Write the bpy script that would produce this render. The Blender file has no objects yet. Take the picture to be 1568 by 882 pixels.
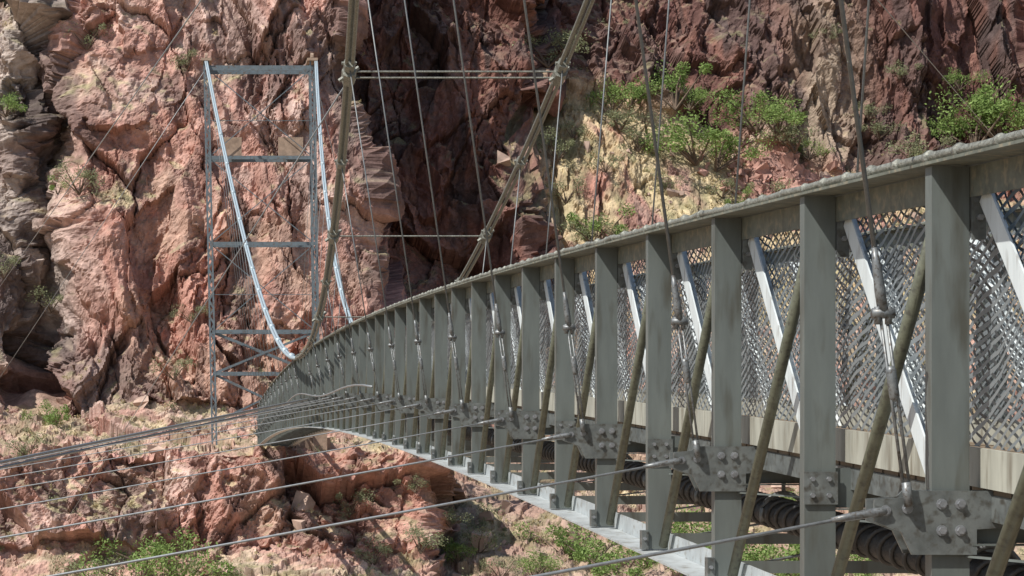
import bpy, math, numpy as np, random
from mathutils import Vector
random.seed(7); rng=np.random.default_rng(11)
scene=bpy.context.scene
scene.view_settings.view_transform='Standard'
try: scene.view_settings.look='None'
except Exception: pass
F=3200.0; VX=305.0; VY=650.0   # photo frame constants (1568 wide)

# ------------------------------------------------------------ materials
def nodes_of(m):
    m.use_nodes=True; return m.node_tree.nodes, m.node_tree.links
def mat_paint(name,col,rough=.55,metal=0.0,var=.25,scale=6,bump=.15,rust=None,rust_amt=.0,streak=False):
    m=bpy.data.materials.new(name); N,L=nodes_of(m); b=N['Principled BSDF']
    tc=N.new('ShaderNodeTexCoord')
    mp=N.new('ShaderNodeMapping'); L.new(tc.outputs['Object'],mp.inputs['Vector'])
    if streak: mp.inputs['Scale'].default_value=(1,1,.18)
    n=N.new('ShaderNodeTexNoise'); n.inputs['Scale'].default_value=scale; n.inputs['Detail'].default_value=5; n.inputs['Roughness'].default_value=.65
    L.new(mp.outputs[0],n.inputs['Vector'])
    r=N.new('ShaderNodeValToRGB'); r.color_ramp.elements[0].position=.3; r.color_ramp.elements[1].position=.72
    lo=[c*(1-var) for c in col]+[1]; hi=[min(1,c*(1+var)) for c in col]+[1]
    r.color_ramp.elements[0].color=lo; r.color_ramp.elements[1].color=hi
    L.new(n.outputs['Fac'],r.inputs['Fac'])
    out=r.outputs[0]
    if rust:
        n2=N.new('ShaderNodeTexNoise'); n2.inputs['Scale'].default_value=scale*2.3; n2.inputs['Detail'].default_value=5
        L.new(mp.outputs[0],n2.inputs['Vector'])
        r2=N.new('ShaderNodeValToRGB'); r2.color_ramp.elements[0].position=.62-rust_amt*.2; r2.color_ramp.elements[1].position=.74-rust_amt*.1
        L.new(n2.outputs['Fac'],r2.inputs['Fac'])
        mx=N.new('ShaderNodeMixRGB'); mx.inputs['Color2'].default_value=(*rust,1)
        L.new(r2.outputs[0],mx.inputs['Fac']); L.new(out,mx.inputs['Color1']); out=mx.outputs[0]
    L.new(out,b.inputs['Base Color'])
    b.inputs['Roughness'].default_value=rough; b.inputs['Metallic'].default_value=metal
    if bump>.2:
        bp=N.new('ShaderNodeBump'); bp.inputs['Strength'].default_value=bump; bp.inputs['Distance'].default_value=.01
        n3=N.new('ShaderNodeTexNoise'); n3.inputs['Scale'].default_value=60; n3.inputs['Detail'].default_value=2
        L.new(tc.outputs['Object'],n3.inputs['Vector'])
        L.new(n3.outputs['Fac'],bp.inputs['Height']); L.new(bp.outputs[0],b.inputs['Normal'])
    return m
M_post=mat_paint('steel_grey_paint',(.135,.152,.142),.42,0,.25,4,rust=(.085,.085,.07),rust_amt=.45,streak=True)
M_plate=mat_paint('steel_plate',(.15,.162,.155),.45,.15,.35,9,rust=(.075,.07,.058),rust_amt=.55)
M_white=mat_paint('galvanised_light',(.68,.73,.73),.45,.05,.14,7,rust=(.38,.38,.36),rust_amt=.3,streak=True)
M_lower=mat_paint('galvanised_chord',(.44,.47,.47),.5,.05,.2,5,rust=(.27,.26,.23),rust_amt=.4)
M_olive=mat_paint('olive_pipe_paint',(.125,.13,.09),.5,0,.3,14,rust=(.07,.068,.05),rust_amt=.5)
M_chord=mat_paint('weathered_chord',(.15,.16,.13),.6,0,.35,8,rust=(.26,.235,.17),rust_amt=.5)
M_rope=mat_paint('wire_rope',(.25,.255,.22),.55,.2,.45,30,rust=(.12,.115,.09),rust_amt=.5,bump=.6)
M_ropeL=mat_paint('sunlit_wire_rope',(.40,.48,.52),.45,.1,.2,20)  # paler copy of the cable colour: sunlight on the far half painted in
M_thin=mat_paint('thin_cable',(.20,.21,.21),.5,.4,.2,30)
M_guy=mat_paint('guy_cable',(.30,.315,.32),.45,.4,.2,30)
M_sock=mat_paint('socket_steel',(.20,.21,.21),.45,.4,.35,25,rust=(.1,.085,.07),rust_amt=.5)
M_bolt=mat_paint('bolt_zinc',(.30,.31,.32),.4,.5,.3,30)
M_deck=mat_paint('deck_edge_tan',(.40,.395,.33),.7,0,.25,5,rust=(.22,.20,.155),rust_amt=.6,streak=True)
M_wood=mat_paint('deck_timber',(.20,.15,.10),.8,0,.3,4)
M_tower=mat_paint('tower_steel',(.13,.165,.185),.6,0,.25,3,rust=(.12,.10,.085),rust_amt=.4)
M_dark=mat_paint('pipe_wrap_dark',(.03,.03,.03),.6,0,.4,10,bump=.5)
M_wrap=mat_paint('pipe_wrap_band',(.06,.062,.064),.6,0,.4,10)
M_stone=mat_paint('abutment_stone',(.36,.26,.19),.9,0,.35,2.5,bump=.8)

def mat_mesh():
    m=bpy.data.materials.new('chain_link_wire'); N,L=nodes_of(m); b=N['Principled BSDF']
    b.inputs['Roughness'].default_value=.38; b.inputs['Metallic'].default_value=.35
    uv=N.new('ShaderNodeUVMap'); uv.uv_map='UVMap'
    sp=N.new('ShaderNodeSeparateXYZ'); L.new(uv.outputs[0],sp.inputs[0])
    def M(op,a,bb=None,c=None):
        n=N.new('ShaderNodeMath'); n.operation=op
        for i,x in enumerate((a,bb,c)):
            if x is None: continue
            if isinstance(x,(int,float)): n.inputs[i].default_value=x
            else: L.new(x,n.inputs[i])
        return n.outputs[0]
    p=.062
    U=sp.outputs[0]; W=sp.outputs[1]
    wob=M('MULTIPLY',M('SINE',M('MULTIPLY_ADD',W,9.3,M('MULTIPLY',U,4.1))),.026)
    wob=M('ADD',wob,M('MULTIPLY',M('SINE',M('MULTIPLY_ADD',U,31.0,M('MULTIPLY',W,13.0))),.009))
    wob2=M('MULTIPLY',M('SINE',M('MULTIPLY_ADD',U,7.1,M('MULTIPLY',W,3.7))),.026)
    u=M('MULTIPLY',M('ADD',U,wob),.52/p); v=M('MULTIPLY',M('ADD',W,wob2),1/p)
    fa=M('ABSOLUTE',M('SUBTRACT',M('FRACT',M('ADD',u,v)),.5)); fb=M('ABSOLUTE',M('SUBTRACT',M('FRACT',M('SUBTRACT',u,v)),.5))
    a=M('LESS_THAN',fa,.17); c=M('LESS_THAN',fb,.15)
    L.new(M('MAXIMUM',a,c),b.inputs['Alpha'])
    # the two wire directions of the weave differ in tone, one dark and one pale
    mx=N.new('ShaderNodeMixRGB'); mx.inputs['Color1'].default_value=(.085,.095,.10,1); mx.inputs['Color2'].default_value=(.30,.33,.34,1)
    L.new(a,mx.inputs['Fac']); L.new(mx.outputs[0],b.inputs['Base Color'])
    return m
M_mesh=mat_mesh()

# ------------------------------------------------------------ mesh builder
class MB:
    def __init__(s): s.v=[]; s.f=[]
    def hexa(s,p):
        i=len(s.v); s.v+= [tuple(q) for q in p]
        s.f+=[(i,i+3,i+2,i+1),(i+4,i+5,i+6,i+7),(i,i+1,i+5,i+4),(i+1,i+2,i+6,i+5),(i+2,i+3,i+7,i+6),(i+3,i,i+4,i+7)]
    def box(s,x0,x1,y0,y1,z0,z1):
        s.hexa([(x0,y0,z0),(x1,y0,z0),(x1,y1,z0),(x0,y1,z0),(x0,y0,z1),(x1,y0,z1),(x1,y1,z1),(x0,y1,z1)])
    def beam(s,a,b,w,h,side=(1,0,0)):
        a=Vector(a);b=Vector(b);d=(b-a).normalized(); sd=Vector(side); sd=(sd-d*sd.dot(d)).normalized(); up=d.cross(sd)
        P=[]
        for c in (a,b):
            for (i,j) in ((-1,-1),(1,-1),(1,1),(-1,1)): P.append(c+sd*(w/2*i)+up*(h/2*j))
        s.hexa(P)
    def tube(s,pts,r,seg=8,cap=True):
        n=len(pts); base=len(s.v); pts=[Vector(p) for p in pts]
        rr=r if hasattr(r,'__len__') else [r]*n
        for k,p in enumerate(pts):
            t=(pts[min(k+1,n-1)]-pts[max(k-1,0)]).normalized()
            ref=Vector((0,0,1)) if abs(t.z)<.9 else Vector((1,0,0))
            a=t.cross(ref).normalized(); b=t.cross(a)
            for j in range(seg):
                an=2*math.pi*j/seg; q=p+(a*math.cos(an)+b*math.sin(an))*rr[k]; s.v.append(tuple(q))
        for k in range(n-1):
            for j in range(seg):
                j2=(j+1)%seg; s.f.append((base+k*seg+j,base+k*seg+j2,base+(k+1)*seg+j2,base+(k+1)*seg+j))
        if cap:
            s.f.append(tuple(base+j for j in reversed(range(seg)))); s.f.append(tuple(base+(n-1)*seg+j for j in range(seg)))
    def poly_y(s,pts,y0,y1):
        n=len(pts); i=len(s.v)
        s.v+=[(x,y0,z) for x,z in pts]+[(x,y1,z) for x,z in pts]
        s.f.append(tuple(range(i,i+n))); s.f.append(tuple(reversed(range(i+n,i+2*n))))
        for k in range(n):
            k2=(k+1)%n; s.f.append((i+k2,i+k,i+n+k,i+n+k2))
    def obj(s,name,mat,parent=None,smooth=False):
        me=bpy.data.meshes.new(name); me.from_pydata(s.v,[],s.f); me.materials.append(mat)
        if smooth:
            me.polygons.foreach_set('use_smooth',[True]*len(me.polygons))
        o=bpy.data.objects.new(name,me); scene.collection.objects.link(o)
        if parent: o.parent=parent
        return o
def empty(name):
    e=bpy.data.objects.new(name,None); scene.collection.objects.link(e); return e

# ------------------------------------------------------------ bridge profile
def Yn(n): return 9.5+2*n
def T(n): return (-2.5*n*n+132.5*n+1887)/1600
N0,N1=-4,55
bridge=empty('suspension_bridge')
posts=MB(); chord=MB(); white=MB(); olive=MB(); plate=MB(); bolts=MB(); deckE=MB(); wood=MB(); lower=MB(); rope=MB(); fbeam=MB(); brk=MB()
def side(xo,sg):
    """xo = outer face x; sg=+1 when the bridge inside is towards +x"""
    def X(d): return xo+sg*d
    def bx(mb,d0,d1,y0,y1,z0,z1):
        a,b=sorted((X(d0),X(d1))); mb.box(a,b,y0,y1,z0,z1)
    for n in range(N0,N1+1):
        y=Yn(n); t=T(n)
        j=random.uniform(-.004,.004)
        bx(posts,0,.172,y+j,y+j+.012,t-2.34,t-.005)
        bx(posts,0,.012,y+j+.0125,y+.085,t-2.34,t-.005)
        bx(posts,.16,.172,y+j+.0125,y+.085,t-2.34,t-.005)
        bx(brk,.176,.24,y-.02,y-.008,t-.34,t-.05)
        bx(brk,.176,.188,y-.0075,y+.10,t-.30,t-.03)
        if n<14:
            for dz in (.10,.24):
                a=X(.21); bolts.tube([(a,y-.02,t-dz),(a,y-.045,t-dz)],.015,6)
        if n%2:
            bx(plate,-.006,.18,y-.018,y-.008,t-1.70,t-1.52)
            if n<16:
                for dx in (.04,.13):
                    for dz in (1.56,1.65): bolts.tube([(X(dx),y-.010,t-dz),(X(dx),y-.032,t-dz)],.014,6)
        if n<16:
            bx(brk,-.05,-.002,y-.02,y+.06,t-2.34,t-2.20)
            bolts.tube([(X(-.03),y-.02,t-2.26),(X(-.03),y-.04,t-2.26)],.013,6)
        if n>N0:
            a=(X(.215),y-.06,t-.13); b=(X(.215),Yn(n-.72),T(n-.72)-1.50)
            white.beam(a,b,.010,.115)
            a2=(X(.25),y-.06+.05,t-.13); b2=(X(.25),Yn(n-.72)+.05,T(n-.72)-1.50)
            white.beam(a2,b2,.06,.010)
            olive.tube([(X(.09),Yn(n-.05)-.0,T(n-.05)-2.30),(X(.09),Yn(n-.96),T(n-.96)-.12)],.034,10)
            for (mb,d0,d1,z0,z1) in ((deckE,.238,.256,-1.47,-1.29),(chord,.175,.19,-.145,-.006),(chord,-.03,.26,.0,.014),
                                     (lower,-.075,.16,-2.365,-2.35),(lower,.148,.16,-2.349,-2.22),(plate,.262,.30,-1.62,-1.50)):
                xa,xb=sorted((X(d0),X(d1))); y0,y1=Yn(n-1),y; t0,t1=T(n-1),t
                mb.hexa([(xa,y0,t0+z0),(xb,y0,t0+z0),(xb,y1,t1+z0),(xa,y1,t1+z0),(xa,y0,t0+z1),(xb,y0,t0+z1),(xb,y1,t1+z1),(xa,y1,t1+z1)])
    pts=[]
    for k in range((N1-N0)*6+1):
        n=N0+k/6; pts.append((X(.0)+random.uniform(-.008,.008),Yn(n),T(n)+.036+random.uniform(-.008,.008)))
    rope.tube(pts,.022,6)
    pts=[(x+sg*.05,y,z-.002+random.uniform(-.005,.004)) for x,y,z in pts]; rope.tube(pts,.018,6)
    for k in range(int((20-N0)*5)):
        n=N0+k/5+random.uniform(-.03,.03)
        rope.tube([(X(.0),Yn(n)-.02,T(n)+.034),(X(.0),Yn(n)+.02,T(n)+.036)],random.uniform(.028,.038),7)
side(3.33,1); side(5.22,-1)
for n in range(N0,N1+1):
    y=Yn(n); t=T(n)
    fbeam.box(3.505,5.045,y+.02,y+.035,t-1.72,t-1.50)
    fbeam.box(3.505,5.045,y-.03,y+.019,t-1.73,t-1.722)
    fbeam.box(3.505,5.045,y+.00,y+.012,t-2.30,t-2.22)
    if n>N0:
        fbeam.beam((3.5,Yn(n-1),T(n-1)-2.26),(5.05,y,t-2.26),.05,.01,side=(0,1,0))
        fbeam.beam((5.05,Yn(n-1),T(n-1)-1.78),(3.5,y,t-1.78),.05,.01,side=(0,1,0))
        for k in range(8):
            a=n-1+k/8+.008; b=n-1+(k+1)/8-.008
            z=random.uniform(-.004,.004)
            wood.hexa([(3.60,Yn(a),T(a)-1.50+z),(4.95,Yn(a),T(a)-1.50+z),(4.95,Yn(b),T(b)-1.50+z),(3.60,Yn(b),T(b)-1.50+z),
                       (3.60,Yn(a),T(a)-1.45+z),(4.95,Yn(a),T(a)-1.45+z),(4.95,Yn(b),T(b)-1.45+z),(3.60,Yn(b),T(b)-1.45+z)])
def Zc(Y): return 1.95+.0054*(Y-60)**2
def XL(Y): return 2.92-.135*(Zc(Y)-1.95)
def XR(Y): return 5.62+.055*(Zc(Y)-1.95)
hang=MB(); hsock=MB()
for n in range(N0,N1,2):
    y=Yn(n); t=T(n)
    prof=[(-.27,-1.52),(-.27,-1.62),(-.15,-1.665),(-.10,-1.77),(.195,-1.77),(.195,-1.655),(.44,-1.64),(.44,-1.48),(-.10,-1.48),(-.13,-1.51)]
    for xo,sg in ((3.33,1),(5.22,-1)):
        pl=[(xo+sg*a,t+b) for a,b in prof]
        if sg<0: pl=pl[::-1]
        plate.poly_y(pl[::-1],y-.028,y-.0145)
        plate.poly_y(pl[::-1],y+.088,y+.10)
        if n<16:
            for dx,dz in ((.035,-1.54),(.12,-1.54),(.035,-1.66),(.12,-1.66),(-.12,-1.56),(.33,-1.56),(-.22,-1.57)):
                bolts.tube([(xo+sg*dx,y-.029,t+dz),(xo+sg*dx,y-.048,t+dz)],.017,6)
                bolts.tube([(xo+sg*dx,y-.0285,t+dz),(xo+sg*dx,y-.034,t+dz)],.025,10)
        tx=xo-sg*.13
        cx=XL(y) if sg>0 else XR(y); cz=Zc(y)
        A=Vector((tx,y-.06,t-1.50)); B=Vector((cx,y,cz))
        if cz<t-.3: continue
        D=(B-A); Ln=D.length; d=D/Ln
        if Ln>.9:
            c1=min(.86,Ln*.55)
            hang.tube([A+d*(c1+.1),B],.011,6)
            hsock.tube([A+d*(c1-.02),A+d*(c1+.08),A+d*(c1+.20),A+d*(c1+.27)],[.024,.026,.020,.012],8)
            q=A+d*(c1-.03)
            for e in (-.024,.024):
                hsock.tube([q+Vector((e,0,-.05)),q+Vector((e,0,.03))],.016,6)
            hsock.tube([q-Vector((.05,0,0)),q+Vector((.05,0,0))],.024,8)
            for e in (-.014,.014): hsock.tube([A+d*.04+Vector((e,0,0)),q+Vector((e,0,0))],.0075,6)
            hsock.tube([A+d*(c1*.5),A+d*(c1*.5+.02),A+d*(c1*.5+.14),A+d*(c1*.5+.16)],[.016,.024,.024,.016],7)
            hsock.tube([A-d*.05,A+d*.06],.022,7)
        else: hang.tube([A,B],.012,6)
def meshsheet(x,name):
    v=[];f=[];uv=[]
    K=(N1-N0)*4
    for k in range(K+1):
        n=N0+k/4; bow=random.uniform(-.03,.03)
        v+=[(x,Yn(n),T(n)-1.29),(x+bow,Yn(n),T(n)-.9),(x+bow*.8+random.uniform(-.015,.015),Yn(n),T(n)-.5),(x,Yn(n),T(n)-.12)]
    vv=[0,.39,.79,1.17]
    for k in range(K):
        for j in range(3):
            a=k*4+j; f.append((a,a+4,a+5,a+1)); uu0,uu1=k*.5,k*.5+.5
            uv+=[(uu0,vv[j]),(uu1,vv[j]),(uu1,vv[j+1]),(uu0,vv[j+1])]
    me=bpy.data.meshes.new(name); me.from_pydata(v,[],f); l=me.uv_layers.new(name='UVMap')
    for i,c in enumerate(uv): l.data[i].uv=c
    me.materials.append(M_mesh); me.polygons.foreach_set('use_smooth',[True]*len(me.polygons))
    o=bpy.data.objects.new(name,me); scene.collection.objects.link(o); o.parent=bridge
meshsheet(3.33+.285,'chain_link_panel_left'); meshsheet(5.22-.285,'chain_link_panel_right')
mc=MB(); mcL=MB(); clamp=MB()
def cablepts(Xf,y0,y1,step,dx,dz):
    n=int((y1-y0)/step); return [(Xf(y0+(y1-y0)*i/n)+dx,y0+(y1-y0)*i/n,Zc(y0+(y1-y0)*i/n)+dz) for i in range(n+1)]
for Xf in (XL,XR):
    for dx,dz in ((-.05,0),(.05,.0),(0,.075)):
        mc.tube(cablepts(Xf,4,62,1.0,dx,dz),.032,7)
    for dx,dz in ((-.05,0),(.05,.0)):
        mcL.tube(cablepts(Xf,62,119,1.0,dx,dz),.050,7)
    y=5.5
    while y<112:
        a=Vector((Xf(y-.1),y-.1,Zc(y-.1)+.02)); b=Vector((Xf(y+.1),y+.1,Zc(y+.1)+.02))
        (clamp if y<62 else mcL).tube([a,b],.098 if y<62 else .115,8)
        if y<60: clamp.tube([a+Vector((-.12,.1,0)),a+Vector((.12,.1,0))],.03,6)
        y+=4
for y in (33.8,41.7,49.5,22):
    for dz in (-.05,.05) if y==33.8 else (0,):
        clamp.tube([(XL(y),y,Zc(y)+dz),(XR(y),y,Zc(y)+dz)],.016,6)
    for Xf in (XL,XR):
        clamp.tube([(Xf(y-.15),y-.15,Zc(y-.15)),(Xf(y+.2),y+.2,Zc(y+.2))],.12,8)
        clamp.tube([(Xf(y)-.16,y,Zc(y)-.1),(Xf(y)+.16,y,Zc(y)+.12)],.035,6)
wc=MB(); wg=MB()
def wX(Y,sg): return (3.05-.0100*(Y-60)**2) if sg>0 else (5.5+.0100*(Y-60)**2)
def wZ(Y): return .62-.0021*(Y-60)**2
for sg in (1,-1):
    for o in (0,.09):
        wc.tube([(wX(y,sg)+0,y,wZ(y)+o) for y in np.arange(5,116,1.5)],.028,6)
    wc.tube([(3.10 if sg>0 else 5.45,Yn(n),T(n)-1.42+.1*math.sin(n*.5)) for n in np.arange(14,54,1.0)],.022,6)
    for n in range(-2,32,2):
        y=Yn(n); t=T(n)
        tx=3.33-.22 if sg>0 else 5.22+.22
        if abs(y-60)<7: continue
        P0=Vector((tx,y-.035,t-1.57)); P1=Vector((wX(y,sg),y,wZ(y)))
        L_=(P1-P0).length; pts=[]
        for k in range(13):
            s_=k/12; p=P0.lerp(P1,s_); p.z-=.00075*L_*L_*s_*(1-s_); pts.append(p)
        wg.tube(pts,.0092 if n<6 else .0075,6)
        d=(P1-P0).normalized()
        hsock.tube([P0,P0+d*.05,P0+d*.18,P0+d*.25],[.018,.021,.018,.011],8)
wg.tube([(XL(26),26,Zc(26)),(-15.5,150,8.2)],.016,5)
wg.tube([(XL(34),34,Zc(34)),(-7.4,114,-5.5)],.014,5)
wg.tube([(XR(26),26,Zc(26)),(67,168,19.5)],.014,5)
wg.tube([(.45,119.3,20.4),(-13,133,2.5)],.022,5); wg.tube([(6.5,119.3,20.4),(12.5,140,3)],.022,5)
posts.obj('truss_posts',M_post,bridge); chord.obj('top_chord',M_chord,bridge); white.obj('light_diagonals',M_white,bridge)
olive.obj('pipe_diagonals',M_olive,bridge,True); plate.obj('outrigger_plates',M_plate,bridge); bolts.obj('bolts',M_bolt,bridge)
brk.obj('head_brackets',M_plate,bridge); deckE.obj('toe_boards',M_deck,bridge); wood.obj('deck_planks',M_wood,bridge); lower.obj('bottom_chord',M_lower,bridge)
rope.obj('rail_ropes',M_rope,bridge,True); fbeam.obj('floor_beams',M_post,bridge); hang.obj('hangers',M_thin,bridge,True); hsock.obj('hanger_sockets',M_sock,bridge,True)
mc.obj('main_cables_near',M_rope,bridge,True); mcL.obj('main_cables_far',M_ropeL,bridge,True); clamp.obj('cable_clamps',M_rope,bridge)
wc.obj('wind_cables',M_guy,bridge,True); wg.obj('wind_guys',M_guy,bridge,True)
wp=empty('water_pipeline'); pp=MB(); band=MB()
pp.tube([(4.25,Yn(n),T(n)-2.06) for n in np.arange(N0,N1,.5)],.10,14)
for ph in (0,math.pi):
    pts=[]
    for n in np.arange(N0,24,.012):
        a=n*2*math.pi*4.6+ph+1.2*math.sin(n*1.7); pts.append((4.25+.108*math.cos(a),Yn(n),T(n)-2.06+.108*math.sin(a)))
    band.tube(pts,.016,5)
pp.obj('pipe_body',M_dark,wp,True); band.obj('pipe_lashing',M_wrap,wp,True)
hg=MB()
for n in range(N0,30):
    y=Yn(n)-.3; c=T(n-.15)-2.06
    hg.tube([(4.25+.16*math.cos(a),y,c+.16*math.sin(a)) for a in np.linspace(-.3,math.pi+.3,14)],.018,6)
    hg.tube([(4.25,y,c+.16),(4.25,y,c+.5)],.015,6)
hg.obj('pipe_hangers',M_thin,wp,True)

# ------------------------------------------------------------ tower
tower=empty('bridge_tower'); tw=MB(); tl=MB(); tb=MB()
Y0=119.0
def legx(side,z):
    s=z/20.6
    return (.85+(-.45)*s) if side==0 else (6.75-.3*s)
levels=[.1,2.9,5.3,10.3,15.2,20.3]
for sd in (0,1):
    for dy in (0,1.3):
        for dx in (-.12,.12):
            tw.beam((legx(sd,-2)+dx,Y0+dy,-2),(legx(sd,20.7)+dx,Y0+dy,20.7),.09,.12)
        z=-1
        k=0
        while z<20:
            a=.12 if k%2 else -.12
            tl.beam((legx(sd,z)+a,Y0+dy-.05,z),(legx(sd,z+.45)-a,Y0+dy-.05,z+.45),.06,.015,side=(0,0,1)); z+=.45;k+=1
    tb.box(legx(sd,20.7)-.3,legx(sd,20.7)+.3,Y0-.2,Y0+1.5,20.7,20.85)
    tb.tube([(legx(sd,20.7)-.08,Y0+.6,20.98),(legx(sd,20.7)+.08,Y0+.6,20.98)],.28,12)
for z in levels[1:]:
    for dy in (0,1.3):
        tw.beam((legx(0,z),Y0+dy-.02,z),(legx(1,z),Y0+dy-.02,z),.05,.2 if z<20 else .28,side=(0,1,0))
for i in range(5):
    z0,z1=levels[i],levels[i+1]; w=.11 if i<2 else .05
    for dy in ((0,1.3) if i<2 else (0,)):
        tl.beam((legx(0,z0),Y0+dy+.03,z0),(legx(1,z1),Y0+dy+.03,z1),.03,w,side=(0,1,0))
        tl.beam((legx(1,z0),Y0+dy+.07,z0),(legx(0,z1),Y0+dy+.07,z1),.03,w,side=(0,1,0))
for z in (7.4,17.3): tl.beam((legx(0,z),Y0,z),(legx(1,z),Y0,z),.03,.03,side=(0,1,0))
tb.box(legx(0,15)+.8,legx(0,15)+1.9,Y0+.3,Y0+.9,15.35,16.4); tb.box(legx(1,15)-2.0,legx(1,15)-.6,Y0+.3,Y0+.9,15.35,16.4)
tw.obj('legs_and_struts',M_tower,tower); tl.obj('lacing',M_tower,tower); tb.obj('saddles_and_boxes',M_stone,tower)
ab=MB()
ab.box(2.0,3.1,118.2,124,-5.5,-1.35); ab.box(5.45,7.4,118.0,124,-5.5,-.75); ab.box(3.1,5.45,119.6,124,-5.5,-1.45)
ab.box(6.4,7.2,117.6,117.99,-3.2,-.3)
ab.obj('stone_abutment',M_stone)

# ------------------------------------------------------------ terrain
def tab(seed): return np.random.default_rng(seed).random((256,256))
def vn(x,y,seed):
    t=tab(seed); ix=np.floor(x).astype(int); iy=np.floor(y).astype(int); fx=x-ix; fy=y-iy
    fx=fx*fx*fx*(fx*(fx*6-15)+10); fy=fy*fy*fy*(fy*(fy*6-15)+10)
    a=t[ix%256,iy%256]; b=t[(ix+1)%256,iy%256]; c=t[ix%256,(iy+1)%256]; d=t[(ix+1)%256,(iy+1)%256]
    return (a*(1-fx)+b*fx)*(1-fy)+(c*(1-fx)+d*fx)*fy
def fbm(x,y,o,seed,g=.5):
    s=0;a=1;n=0
    for i in range(o): s=s+a*vn(x*2**i+i*17.3,y*2**i+i*9.1,seed+i); n+=a; a*=g
    return s/n
def ridged(x,y,o,seed):
    s=0;a=1;n=0
    for i in range(o): s=s+a*(1-np.abs(2*vn(x*2**i+i*7.7,y*2**i,seed+i)-1)); n+=a; a*=.5
    return s/n
def worley(x,y,seed,tilt=.6,jit=1.0):
    jx,jy,of,gx,gy=tab(seed),tab(seed+1),tab(seed+2),tab(seed+3),tab(seed+4)
    ix=np.floor(x).astype(int); iy=np.floor(y).astype(int)
    d1=np.full(x.shape,9.); d2=np.full(x.shape,9.); fac=np.zeros(x.shape); idv=np.zeros(x.shape)
    for a in (-1,0,1):
        for b in (-1,0,1):
            cx=ix+a; cy=iy+b; m=(cx%256,cy%256)
            dx=x-(cx+jx[m]); dy=y-(cy+jy[m]); d=np.maximum(np.abs(dx),np.abs(dy))*.75+.25*(np.abs(dx)+np.abs(dy))
            val=of[m]-.5+((gx[m]-.5)*dx+(gy[m]-.5)*dy)*2*tilt
            cl=d<d1
            d2=np.where(cl,d1,np.minimum(d2,d)); fac=np.where(cl,val,fac); idv=np.where(cl,gx[m]*.5+of[m]*.5,idv); d1=np.where(cl,d,d1)
    return fac,d2-d1,idv
def ss(a,b,x):
    t=np.clip((x-a)/(b-a),0,1); return t*t*(3-2*t)
xs=np.concatenate([np.linspace(-70,-20,60,endpoint=False),np.linspace(-20,66,1000,endpoint=False),np.linspace(66,130,80)])
PL=np.array([(70,-26),(106,-10),(113,-7),(116,-1.7),(128,-1.2),(133,1),(137.5,14),(142,31),(147,45),(215,80)],float)
PC=np.array([(70,-26),(106,-10),(120,-7.4),(128,-4.5),(140,-2),(148,4),(152,17),(158,33),(168,52),(200,85)],float)
PR=np.array([(70,-26),(106,-10),(122,-7.2),(134,-3.5),(142,1),(150,8),(163,22),(171,36),(184,58),(215,90)],float)
cnt=[14,60,110,50,60,150,190,50,14]
kk=np.concatenate([i+np.arange(c)/c for i,c in enumerate(cnt)]+[np.array([9.0])])
nx,nz=len(xs),len(kk)
def prof(P): return np.interp(kk,np.arange(10),P[:,0]),np.interp(kk,np.arange(10),P[:,1])
Xg=np.repeat(xs[None,:],nz,0)
YL,ZL=prof(PL);YC,ZC=prof(PC);YR,ZR=prof(PR)
s_=np.concatenate([[0],np.cumsum(np.hypot(np.diff(YC),np.diff(ZC)))])
Vg=np.repeat(s_[:,None],nx,1)
wob=(fbm(Xg*.1+3,Vg*.13,4,500)-.5)*6
bnd=9.4+np.clip((28-ZL)[:,None],-10,32)*.09
wC=ss(bnd-.4,bnd+1.6,Xg+wob*.45)
wR=ss(23.5,28,Xg+wob*.8+np.clip((18-ZC)[:,None]*.06,-1,2))
ZRm=ZR[:,None]+np.zeros_like(Xg)
drop=(4.2-np.clip((Xg-29)*.33,0,8.5))+wob*.25
ZRm=ZRm+drop*np.where(kk[:,None]<6,np.clip(kk[:,None]-5,0,1),np.clip(7-kk[:,None],0,1))
Yb=YL[:,None]*(1-wC)+(YC[:,None]*(1-wR)+YR[:,None]*wR)*wC
Zb=ZL[:,None]*(1-wC)+(ZC[:,None]*(1-wR)+ZRm*wR)*wC
gl=np.exp(-((Xg+10.5+wob*.3-(Zb-10)*.05)/1.4)**2)*ss(-1,4,Zb); Yb=Yb+gl*4.5+ss(-9,-17,Xg+wob*.3)*3*ss(0,5,Zb)
def normals(X,Y,Z):
    du=np.stack([np.gradient(A,axis=1) for A in (X,Y,Z)],-1); dv=np.stack([np.gradient(A,axis=0) for A in (X,Y,Z)],-1)
    n=np.cross(du,dv); n/=np.linalg.norm(n,axis=-1,keepdims=True)+1e-9; return n
nb=normals(Xg,Yb,Zb)
if nb[300,500,1]>0: nb=-nb
upb=np.clip(nb[...,2],0,1)
steep=1-ss(.5,.85,upb)
wx=(fbm(Xg*.10,Vg*.10,3,40)-.5)*5; wy=(fbm(Xg*.10+50,Vg*.10,3,60)-.5)*5
wx2=(fbm(Xg*1.3,Vg*1.3,4,140)-.5)*.7; wy2=(fbm(Xg*1.3+50,Vg*1.3,4,160)-.5)*.7
A_=Xg+wx+.30*Vg; B_=Vg+wy-.15*Xg
A2=Xg+wx*.6-.30*Vg; B2=Vg*.92+wy*.6+.25*Xg
big=ridged(A_/9,B_/30,2,80)-.5
ribs=ridged(A_/2.6+wx2*.3,B_/15+wy2*.2,4,250)-.5
ribs2=ridged(A2/1.1+wx2*.5,B2/5+wy2*.4,3,270)-.5
f0,e0,i0=worley(A_/5.0+wx2*.12,B_/12+wy2*.12,70,.9)
f1,e1,i1=worley(A2/2.4+wx2*.25,B2/6.0+wy2*.25,90,.9)
f2,e2,i2=worley(A_/1.0+wx2*.5,B_/2.5+wy2*.5,110,.9)
f3,e3,i3=worley(A2/.50+wx2*1.,B2/.95+wy2*1.,130,.9)
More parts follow.
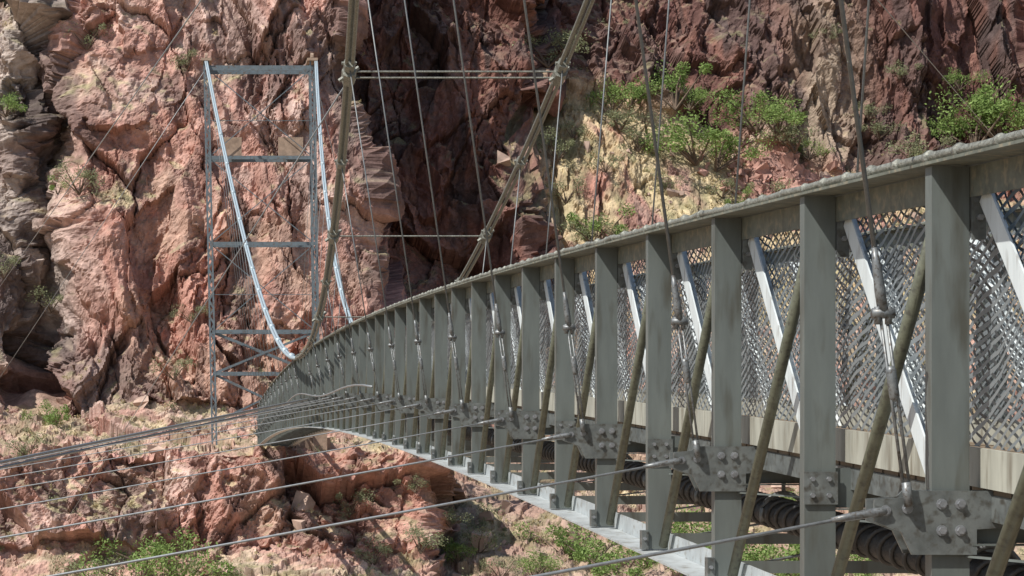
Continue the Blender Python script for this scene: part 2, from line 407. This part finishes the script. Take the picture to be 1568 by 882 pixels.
f4,e4,i4=worley(A_/.26+wx2*1.,B_/.36+wy2*1.,190,.8)
amp=.30+.70*steep
slopeR=wC*wR*ss(4.7,5.0,kk)[:,None]*(1-ss(5.9,6.1,kk)[:,None])
ampb=amp*(1-.68*slopeR)
crk=lambda e,w: np.clip(1-e/w,0,1)
rough=.30+1.15*ss(.4,.62,fbm(Xg*.16,Vg*.16,3,230))
cm=ss(.4,.6,fbm(Xg*.3,Vg*.3,3,240))
D=big*3.0*ampb+f0*2.0*ampb+ribs*1.9*ampb+ribs2*.6*ampb*rough+f1*1.15*ampb+f2*.50*ampb*rough+f3*.20*rough+f4*.06+(fbm(Xg*1.6,Vg*1.6,5,210,.6)-.5)*.32
D-=(crk(e0,.03)*.5+crk(e1,.04)*.25*cm+crk(e2,.05)*.10*rough*cm)*amp
tz=((Zb+wy*.8+wob*.8)/6.5)%1
D+=(np.where(tz<.8,tz/.8,(1-tz)/.2)-.5)*-.45*steep
edge=ss(-68,-60,Xg)*(1-ss(120,128,Xg)); D*=edge
XX=Xg+nb[...,0]*D; YY=Yb+nb[...,1]*D; ZZ=Zb+nb[...,2]*D
nn=normals(XX,YY,ZZ)
if nn[300,500,1]>0: nn=-nn
up=nn[...,2]
def blur(a,n=3):
    for _ in range(n):
        a=(a+np.roll(a,1,0)+np.roll(a,-1,0)+np.roll(a,1,1)+np.roll(a,-1,1))/5
    return a
ups=blur(up,4)
def C(*c): return np.array(c,float)
def mix(a,b,w): return a*(1-w[...,None])+b*w[...,None]
pink=C(.56,.335,.275); light=C(.68,.51,.44); rust=C(.47,.235,.175); maroon=C(.125,.06,.052); blk=C(.075,.062,.062); grey=C(.44,.40,.355); tan=C(.56,.45,.34); grass=C(.60,.49,.30); olv=C(.23,.23,.115)
n1=fbm(A_*.12,B_*.09,5,300); n2=fbm(A_*.5,B_*.3,5,320); n3=fbm(Xg*.9,Vg*.10,4,340); n4=fbm(Xg*.3,Vg*.3,5,360); n5=fbm(Xg*2.5,Vg*2.5,4,380)
col=np.zeros(Xg.shape+(3,))+pink
col=mix(col,light,ss(.47,.64,n2)*.8)
col=mix(col,rust,ss(.48,.64,n1)*.6)
col=mix(col,tan,ss(.57,.7,n4)*.35)
gz=ss(-6.5,-10.5,Xg+wob*.7)*ss(2,6,ZZ); col=mix(col,grey,gz*.8)
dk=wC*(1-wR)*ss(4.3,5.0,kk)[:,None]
col=mix(col,maroon*.8+rust*.18,np.clip(dk*(.9+.5*(n2-.5)),0,1))  # maroon rock, darkened further so the recess shade sits in the colour
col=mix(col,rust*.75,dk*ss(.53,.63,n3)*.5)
ur=wC*wR*ss(6.0,6.15,kk)[:,None]; col=mix(col,maroon*1.1,ur*.92); col=mix(col,rust*.85,ur*ss(.50,.62,n3)*.5)  # upper-right wall: maroon rock with overhang shadow put into the albedo
tb_=ur*np.exp(-((XX-49.5+wob*.5)/3.2)**2)*np.clip(1.4-(ZZ-24)/12,0,1); col=mix(col,tan*.85,np.clip(tb_*1.1,0,1)*.85)
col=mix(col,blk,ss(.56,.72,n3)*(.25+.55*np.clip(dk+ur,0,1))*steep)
vr=fbm(A_*.45,B_*.14,5,420); col=mix(col,blk+C(.04,.025,.02),ss(.54,.66,vr)*(.66+.2*gz)*steep)
vr2=fbm(A2*.9,B2*.3,5,450); col=mix(col,C(.23,.15,.13),ss(.56,.64,vr2)*.5*steep)
col*= (.88+.24*i2)[...,None]*(.91+.18*i3)[...,None]*(.90+.2*i1)[...,None]*(.86+.28*n5)[...,None]
lc=wC*ss(4.6,4.0,kk)[:,None]; col=mix(col,C(.26,.18,.14),lc*.55)
gw=ss(.42,.70,ups)*(.35+.65*ss(.4,.6,n4))
grs=slopeR*ss(.38,.48,n4*.5+n2*.5+ups*.08)
col=mix(col,tan*.9,np.clip(gw*.6,0,1)*(1-dk*.7)*(1-ur*.6)); col=mix(col,grass*(.70+.6*n5[...,None]),np.clip(gw*ss(.45,.6,n2)*.8*(1-dk*.7)+grs*.85,0,1)*(1-ur*.6))
ol=ss(.53,.64,fbm(Xg*.8,Vg*.8,4,440))*np.clip(ss(.3,.6,ups)+slopeR*.4,0,1); col=mix(col,olv,ol*.5)
tal=slopeR*np.exp(-((XX-46)/4.3)**2-((ZZ-18.2-(46-XX)*.3)/2.6)**2); col=mix(col,C(.46,.24,.195)*(.6+.8*i3[...,None]),np.clip(tal*1.6,0,1))
col=np.clip(col,.01,.9)
me=bpy.data.meshes.new('canyon_cliff')
V=np.stack([XX,YY,ZZ],-1).reshape(-1,3).astype(np.float32)
idx=np.arange(nx*nz).reshape(nz,nx)
Q=np.stack([idx[:-1,:-1],idx[:-1,1:],idx[1:,1:],idx[1:,:-1]],-1).reshape(-1,4).astype(np.int32)
me.vertices.add(len(V)); me.vertices.foreach_set('co',V.ravel())
me.loops.add(Q.size); me.loops.foreach_set('vertex_index',Q.ravel())
me.polygons.add(len(Q)); me.polygons.foreach_set('loop_start',np.arange(0,Q.size,4,dtype=np.int32))
try: me.polygons.foreach_set('loop_total',np.full(len(Q),4,dtype=np.int32))
except Exception: pass
me.update(calc_edges=True)
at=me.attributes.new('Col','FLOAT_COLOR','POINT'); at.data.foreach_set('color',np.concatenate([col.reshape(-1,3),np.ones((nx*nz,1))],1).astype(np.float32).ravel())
me.polygons.foreach_set('use_smooth',np.zeros(len(Q),dtype=bool))
cliff=bpy.data.objects.new('canyon_cliff',me); scene.collection.objects.link(cliff)
m=bpy.data.materials.new('canyon_rock'); N,L=nodes_of(m); b=N['Principled BSDF']; b.inputs['Roughness'].default_value=.95; b.inputs['Specular IOR Level'].default_value=.15
a=N.new('ShaderNodeAttribute'); a.attribute_name='Col'; tc=N.new('ShaderNodeTexCoord')
n=N.new('ShaderNodeTexNoise'); n.inputs['Scale'].default_value=1.6; n.inputs['Detail'].default_value=6; n.inputs['Roughness'].default_value=.75; L.new(tc.outputs['Object'],n.inputs['Vector'])
r=N.new('ShaderNodeValToRGB'); r.color_ramp.elements[0].position=.32; r.color_ramp.elements[0].color=(.60,.58,.575,1); r.color_ramp.elements[1].position=.66; r.color_ramp.elements[1].color=(1.2,1.2,1.2,1)
L.new(n.outputs['Fac'],r.inputs['Fac'])
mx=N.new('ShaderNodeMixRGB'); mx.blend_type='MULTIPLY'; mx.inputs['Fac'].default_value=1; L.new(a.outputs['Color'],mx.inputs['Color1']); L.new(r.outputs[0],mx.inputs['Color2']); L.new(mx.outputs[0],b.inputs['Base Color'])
bp=N.new('ShaderNodeBump'); bp.inputs['Strength'].default_value=.6; bp.inputs['Distance'].default_value=.3; L.new(n.outputs['Fac'],bp.inputs['Height']); L.new(bp.outputs[0],b.inputs['Normal'])
me.materials.append(m)
gm=MB(); gm.v=[(-400,-300,-27),(500,-300,-27),(500,500,-27),(-400,500,-27)]; gm.f=[(0,1,2,3)]
gm.obj('ground',mat_paint('canyon_floor_soil',(.30,.22,.15),.95,0,.35,.4))

# ------------------------------------------------------------ vegetation
def mat_leaf(name,c1,c2):
    m=bpy.data.materials.new(name); N,L=nodes_of(m); b=N['Principled BSDF']; b.inputs['Roughness'].default_value=.7; b.inputs['Specular IOR Level'].default_value=.2
    tc=N.new('ShaderNodeTexCoord'); n=N.new('ShaderNodeTexNoise'); n.inputs['Scale'].default_value=3; n.inputs['Detail'].default_value=3; L.new(tc.outputs['Object'],n.inputs['Vector'])
    r=N.new('ShaderNodeValToRGB'); r.color_ramp.elements[0].position=.35; r.color_ramp.elements[1].position=.65; r.color_ramp.elements[0].color=(*c1,1); r.color_ramp.elements[1].color=(*c2,1)
    L.new(n.outputs['Fac'],r.inputs['Fac']); L.new(r.outputs[0],b.inputs['Base Color'])
    tr=N.new('ShaderNodeBsdfTranslucent'); L.new(r.outputs[0],tr.inputs['Color']); ms=N.new('ShaderNodeMixShader'); ms.inputs[0].default_value=.3
    L.new(b.outputs[0],ms.inputs[1]); L.new(tr.outputs[0],ms.inputs[2]); L.new(ms.outputs[0],N['Material Output'].inputs['Surface'])
    return m
M_green=mat_leaf('green_leaves',(.15,.23,.06),(.33,.45,.15)); M_olv=mat_leaf('olive_leaves',(.20,.225,.12),(.35,.37,.21)); M_dry=mat_leaf('dry_grass_blades',(.42,.35,.19),(.58,.50,.30))
M_stem=mat_paint('bush_stem',(.14,.10,.07),.9)
def leafmesh(name,seed,nl,mat,ls):
    R=np.random.default_rng(seed); k=R.integers(7,12)
    cen=np.stack([R.normal(0,.48,k),R.normal(0,.42,k),R.uniform(.2,.95,k)],-1); cr=R.uniform(.16,.40,k)
    w=R.integers(0,k,nl); d=R.normal(0,1,(nl,3)); d/=np.linalg.norm(d,axis=1)[:,None]; rad=R.uniform(.25,1.25,nl)**.7
    p=cen[w]+d*(cr[w]*rad)[:,None]; p[:,2]=np.abs(p[:,2])
    u=R.normal(0,1,(nl,3)); u/=np.linalg.norm(u,axis=1)[:,None]; v=np.cross(u,R.normal(0,1,(nl,3))); v/=np.linalg.norm(v,axis=1)[:,None]
    l=R.uniform(.5,1.3,nl)[:,None]*ls
    vs=np.stack([p-u*l,p+v*l*.45,p+u*l,p-v*l*.45],1).reshape(-1,3)
    mb=MB(); mb.v=[tuple(x) for x in vs]; mb.f=[(4*i,4*i+1,4*i+2,4*i+3) for i in range(nl)]
    nleaf=nl
    for c in cen: mb.tube([(0,0,-.2),tuple(c*.5+R.normal(0,.04,3)),tuple(c)],[.035,.022,.01],5)
    me=bpy.data.meshes.new(name); me.from_pydata(mb.v,[],mb.f); me.materials.append(mat); me.materials.append(M_stem)
    me.polygons.foreach_set('material_index',[0]*nleaf+[1]*(len(mb.f)-nleaf)); return me
gmesh=[leafmesh('bush_mesh',100+i,2000,M_green,.042) for i in range(5)]; omesh=[leafmesh('sage_mesh',200+i,1200,M_olv,.042) for i in range(4)]
PX=VX+F*XX/YY; PY=VY-F*ZZ/YY
def find(px,py,tol=5):
    msk=(np.abs(PX-px)<tol)&(np.abs(PY-py)<tol)
    if not msk.any(): return None
    ids=np.argwhere(msk); ys=YY[msk]; i=ids[np.argmin(ys)]; return Vector((XX[i[0],i[1]],YY[i[0],i[1]],ZZ[i[0],i[1]]))
bl=[(935,160,70,'g'),(965,150,50,'g'),(950,185,70,'o'),(1035,145,90,'g'),(1055,160,55,'g'),(1060,225,105,'g'),(1095,240,85,'g'),(1150,180,80,'g'),(1185,190,80,'g'),(1215,215,70,'o'),(1240,230,50,'g'),(1480,205,100,'g'),(1520,195,120,'g'),(1560,205,90,'g'),(1465,125,50,'g'),(1340,200,50,'o'),(1400,240,70,'o'),
(840,90,80,'o'),(870,75,60,'o'),(925,350,85,'g'),(905,355,70,'o'),(945,365,60,'o'),(860,300,50,'o'),(1010,280,50,'o'),(850,230,60,'o'),(880,200,45,'o'),(930,250,45,'o'),(1100,290,50,'o'),(1170,300,60,'o'),(1130,310,50,'g'),(10,165,50,'g'),(85,285,36,'g'),(80,640,60,'g'),(270,870,120,'g'),(215,880,100,'g'),(330,885,70,'o'),(150,885,70,'o'),(870,835,80,'g'),(910,850,90,'g'),(950,875,100,'g'),(990,860,80,'g'),(1060,830,110,'g'),(1100,850,100,'g'),(1200,878,130,'g'),(1150,870,110,'g'),(1000,820,70,'o'),(1330,870,90,'g'),(1190,770,60,'g'),(1260,860,90,'g'),
(10,410,50,'o'),(75,460,60,'o'),(290,100,50,'o'),(1330,170,40,'o'),(530,775,55,'o'),(640,830,60,'o'),(575,850,60,'o'),(290,490,40,'o'),(265,565,46,'o'),(980,215,60,'o'),(1370,110,40,'o'),(1270,60,36,'o'),(700,850,60,'g'),(640,740,40,'o'),(130,60,50,'o'),(120,280,60,'o'),(45,690,60,'o'),(480,545,50,'o'),(760,870,60,'o'),(820,870,60,'g'),(690,800,50,'o'),(730,830,60,'o')]
for px,py,w,k in bl:
    p=find(px,py)
    if p is None: continue
    me_=random.choice(gmesh if k=='g' else omesh)
    o=bpy.data.objects.new('green_bush' if k=='g' else 'sage_bush',me_); scene.collection.objects.link(o)
    s=w*p.y/F/1.45; o.scale=(s*random.uniform(.9,1.15),s,s*random.uniform(.7,.95)); o.rotation_euler=(0,0,random.uniform(0,6.28)); o.location=p-Vector((0,.3*s,s*.2))
def scatter(name,count,weight,mat,smin,smax,nb_,ls,upright):
    R=np.random.default_rng(len(name)); wv=(weight*((PX>-60)&(PX<1640)&(PY>-60)&(PY<940))).ravel(); wv=wv/wv.sum()
    ids=R.choice(nx*nz,count,p=wv); base=V[ids]
    n_=count*nb_; c=np.repeat(base,nb_,0); s=np.repeat(R.uniform(smin,smax,count)**1.0,nb_)[:,None]
    d=R.normal(0,1,(n_,3)); d[:,2]=np.abs(d[:,2])+upright; d/=np.linalg.norm(d,axis=1)[:,None]
    p=c+d*s*R.uniform(.1,1,(n_,1)); u=d*(1 if upright>0.5 else .4)+R.normal(0,.5,(n_,3)); u/=np.linalg.norm(u,axis=1)[:,None]
    v=np.cross(u,R.normal(0,1,(n_,3))); v/=np.linalg.norm(v,axis=1)[:,None]; l=ls*R.uniform(.6,1.4,(n_,1))
    vs=np.stack([p-u*l,p+v*l*.4,p+u*l,p-v*l*.4],1).reshape(-1,3)
    me=bpy.data.meshes.new(name); me.from_pydata(vs.tolist(),[],np.arange(n_*4).reshape(-1,4).tolist()); me.materials.append(mat)
    o=bpy.data.objects.new(name,me); scene.collection.objects.link(o)
fl=ss(.45,.75,ups)
scatter('desert_scrub',560,fl**2*ss(.45,.6,n4)*(.4+slopeR*2.0+lc)+.002*fl,M_olv,.25,.8,60,.06,.2)
scatter('dry_grass',1600,fl*ss(.4,.6,n2)*(.25+slopeR*2),M_dry,.15,.45,22,.07,1.2)
def rocks(name,count,weight,smin,smax,colr):
    R=np.random.default_rng(5+len(name)); wv=(weight*((PX>-60)&(PX<1640)&(PY>-60)&(PY<940))).ravel(); wv=wv/wv.sum(); ids=R.choice(nx*nz,count,p=wv)
    vs=[];fs=[]
    cube=np.array([(-1,-1,-1),(1,-1,-1),(1,1,-1),(-1,1,-1),(-1,-1,1),(1,-1,1),(1,1,1),(-1,1,1)],float)
    for i in ids:
        s=smin+(smax-smin)*R.random()**2.5; q=cube*R.uniform(.45,1,(1,3))*s+R.normal(0,.25*s,(8,3))
        a=R.uniform(0,6.28); b_=R.uniform(-.6,.6); Rz=np.array([[math.cos(a),-math.sin(a),0],[math.sin(a),math.cos(a),0],[0,0,1]]); Rx=np.array([[1,0,0],[0,math.cos(b_),-math.sin(b_)],[0,math.sin(b_),math.cos(b_)]])
        q=q@Rx.T@Rz.T+V[i]+np.array([0,-.1,s*.1]); o=len(vs); vs+=q.tolist(); fs+=[(o,o+3,o+2,o+1),(o+4,o+5,o+6,o+7),(o,o+1,o+5,o+4),(o+1,o+2,o+6,o+5),(o+2,o+3,o+7,o+6),(o+3,o,o+4,o+7)]
    mb=MB(); mb.v=vs; mb.f=fs; mb.obj(name,mat_paint(name+'_stone',colr,.95,0,.35,.9))
rocks('talus_rocks',1000,tal**1.5+1e-9,.15,.5,(.44,.25,.20))
rocks('boulders',560,fl*(.12+slopeR*1.2+lc*.6)+1e-6,.10,.6,(.46,.33,.26))

# ------------------------------------------------------------ light, world, camera
sd=Vector((-.66,-.43,.98)).normalized()
sun=bpy.data.lights.new('sun','SUN'); sun.energy=5.0; sun.angle=math.radians(.5); sun.color=(1,.965,.91)
so=bpy.data.objects.new('sun',sun); scene.collection.objects.link(so); so.rotation_euler=sd.to_track_quat('Z','Y').to_euler(); so.location=(-30,-20,60)
w=bpy.data.worlds.new('World'); scene.world=w; w.use_nodes=True; N=w.node_tree.nodes; L=w.node_tree.links
sk=N.new('ShaderNodeTexSky'); sk.sky_type='NISHITA'; sk.sun_disc=False; sk.sun_elevation=math.asin(sd.z); sk.sun_rotation=math.atan2(sd.x,sd.y)
L.new(sk.outputs[0],N['Background'].inputs['Color']); N['Background'].inputs['Strength'].default_value=.105
cd=bpy.data.cameras.new('camera'); cd.sensor_width=36; cd.lens=F/1568*36; cd.clip_end=2000; cd.clip_start=.1
cd.shift_x=(784-VX)/1568; cd.shift_y=(VY-441)/1568
co=bpy.data.objects.new('camera',cd); scene.collection.objects.link(co); co.rotation_euler=(math.pi/2,0,0); scene.camera=co
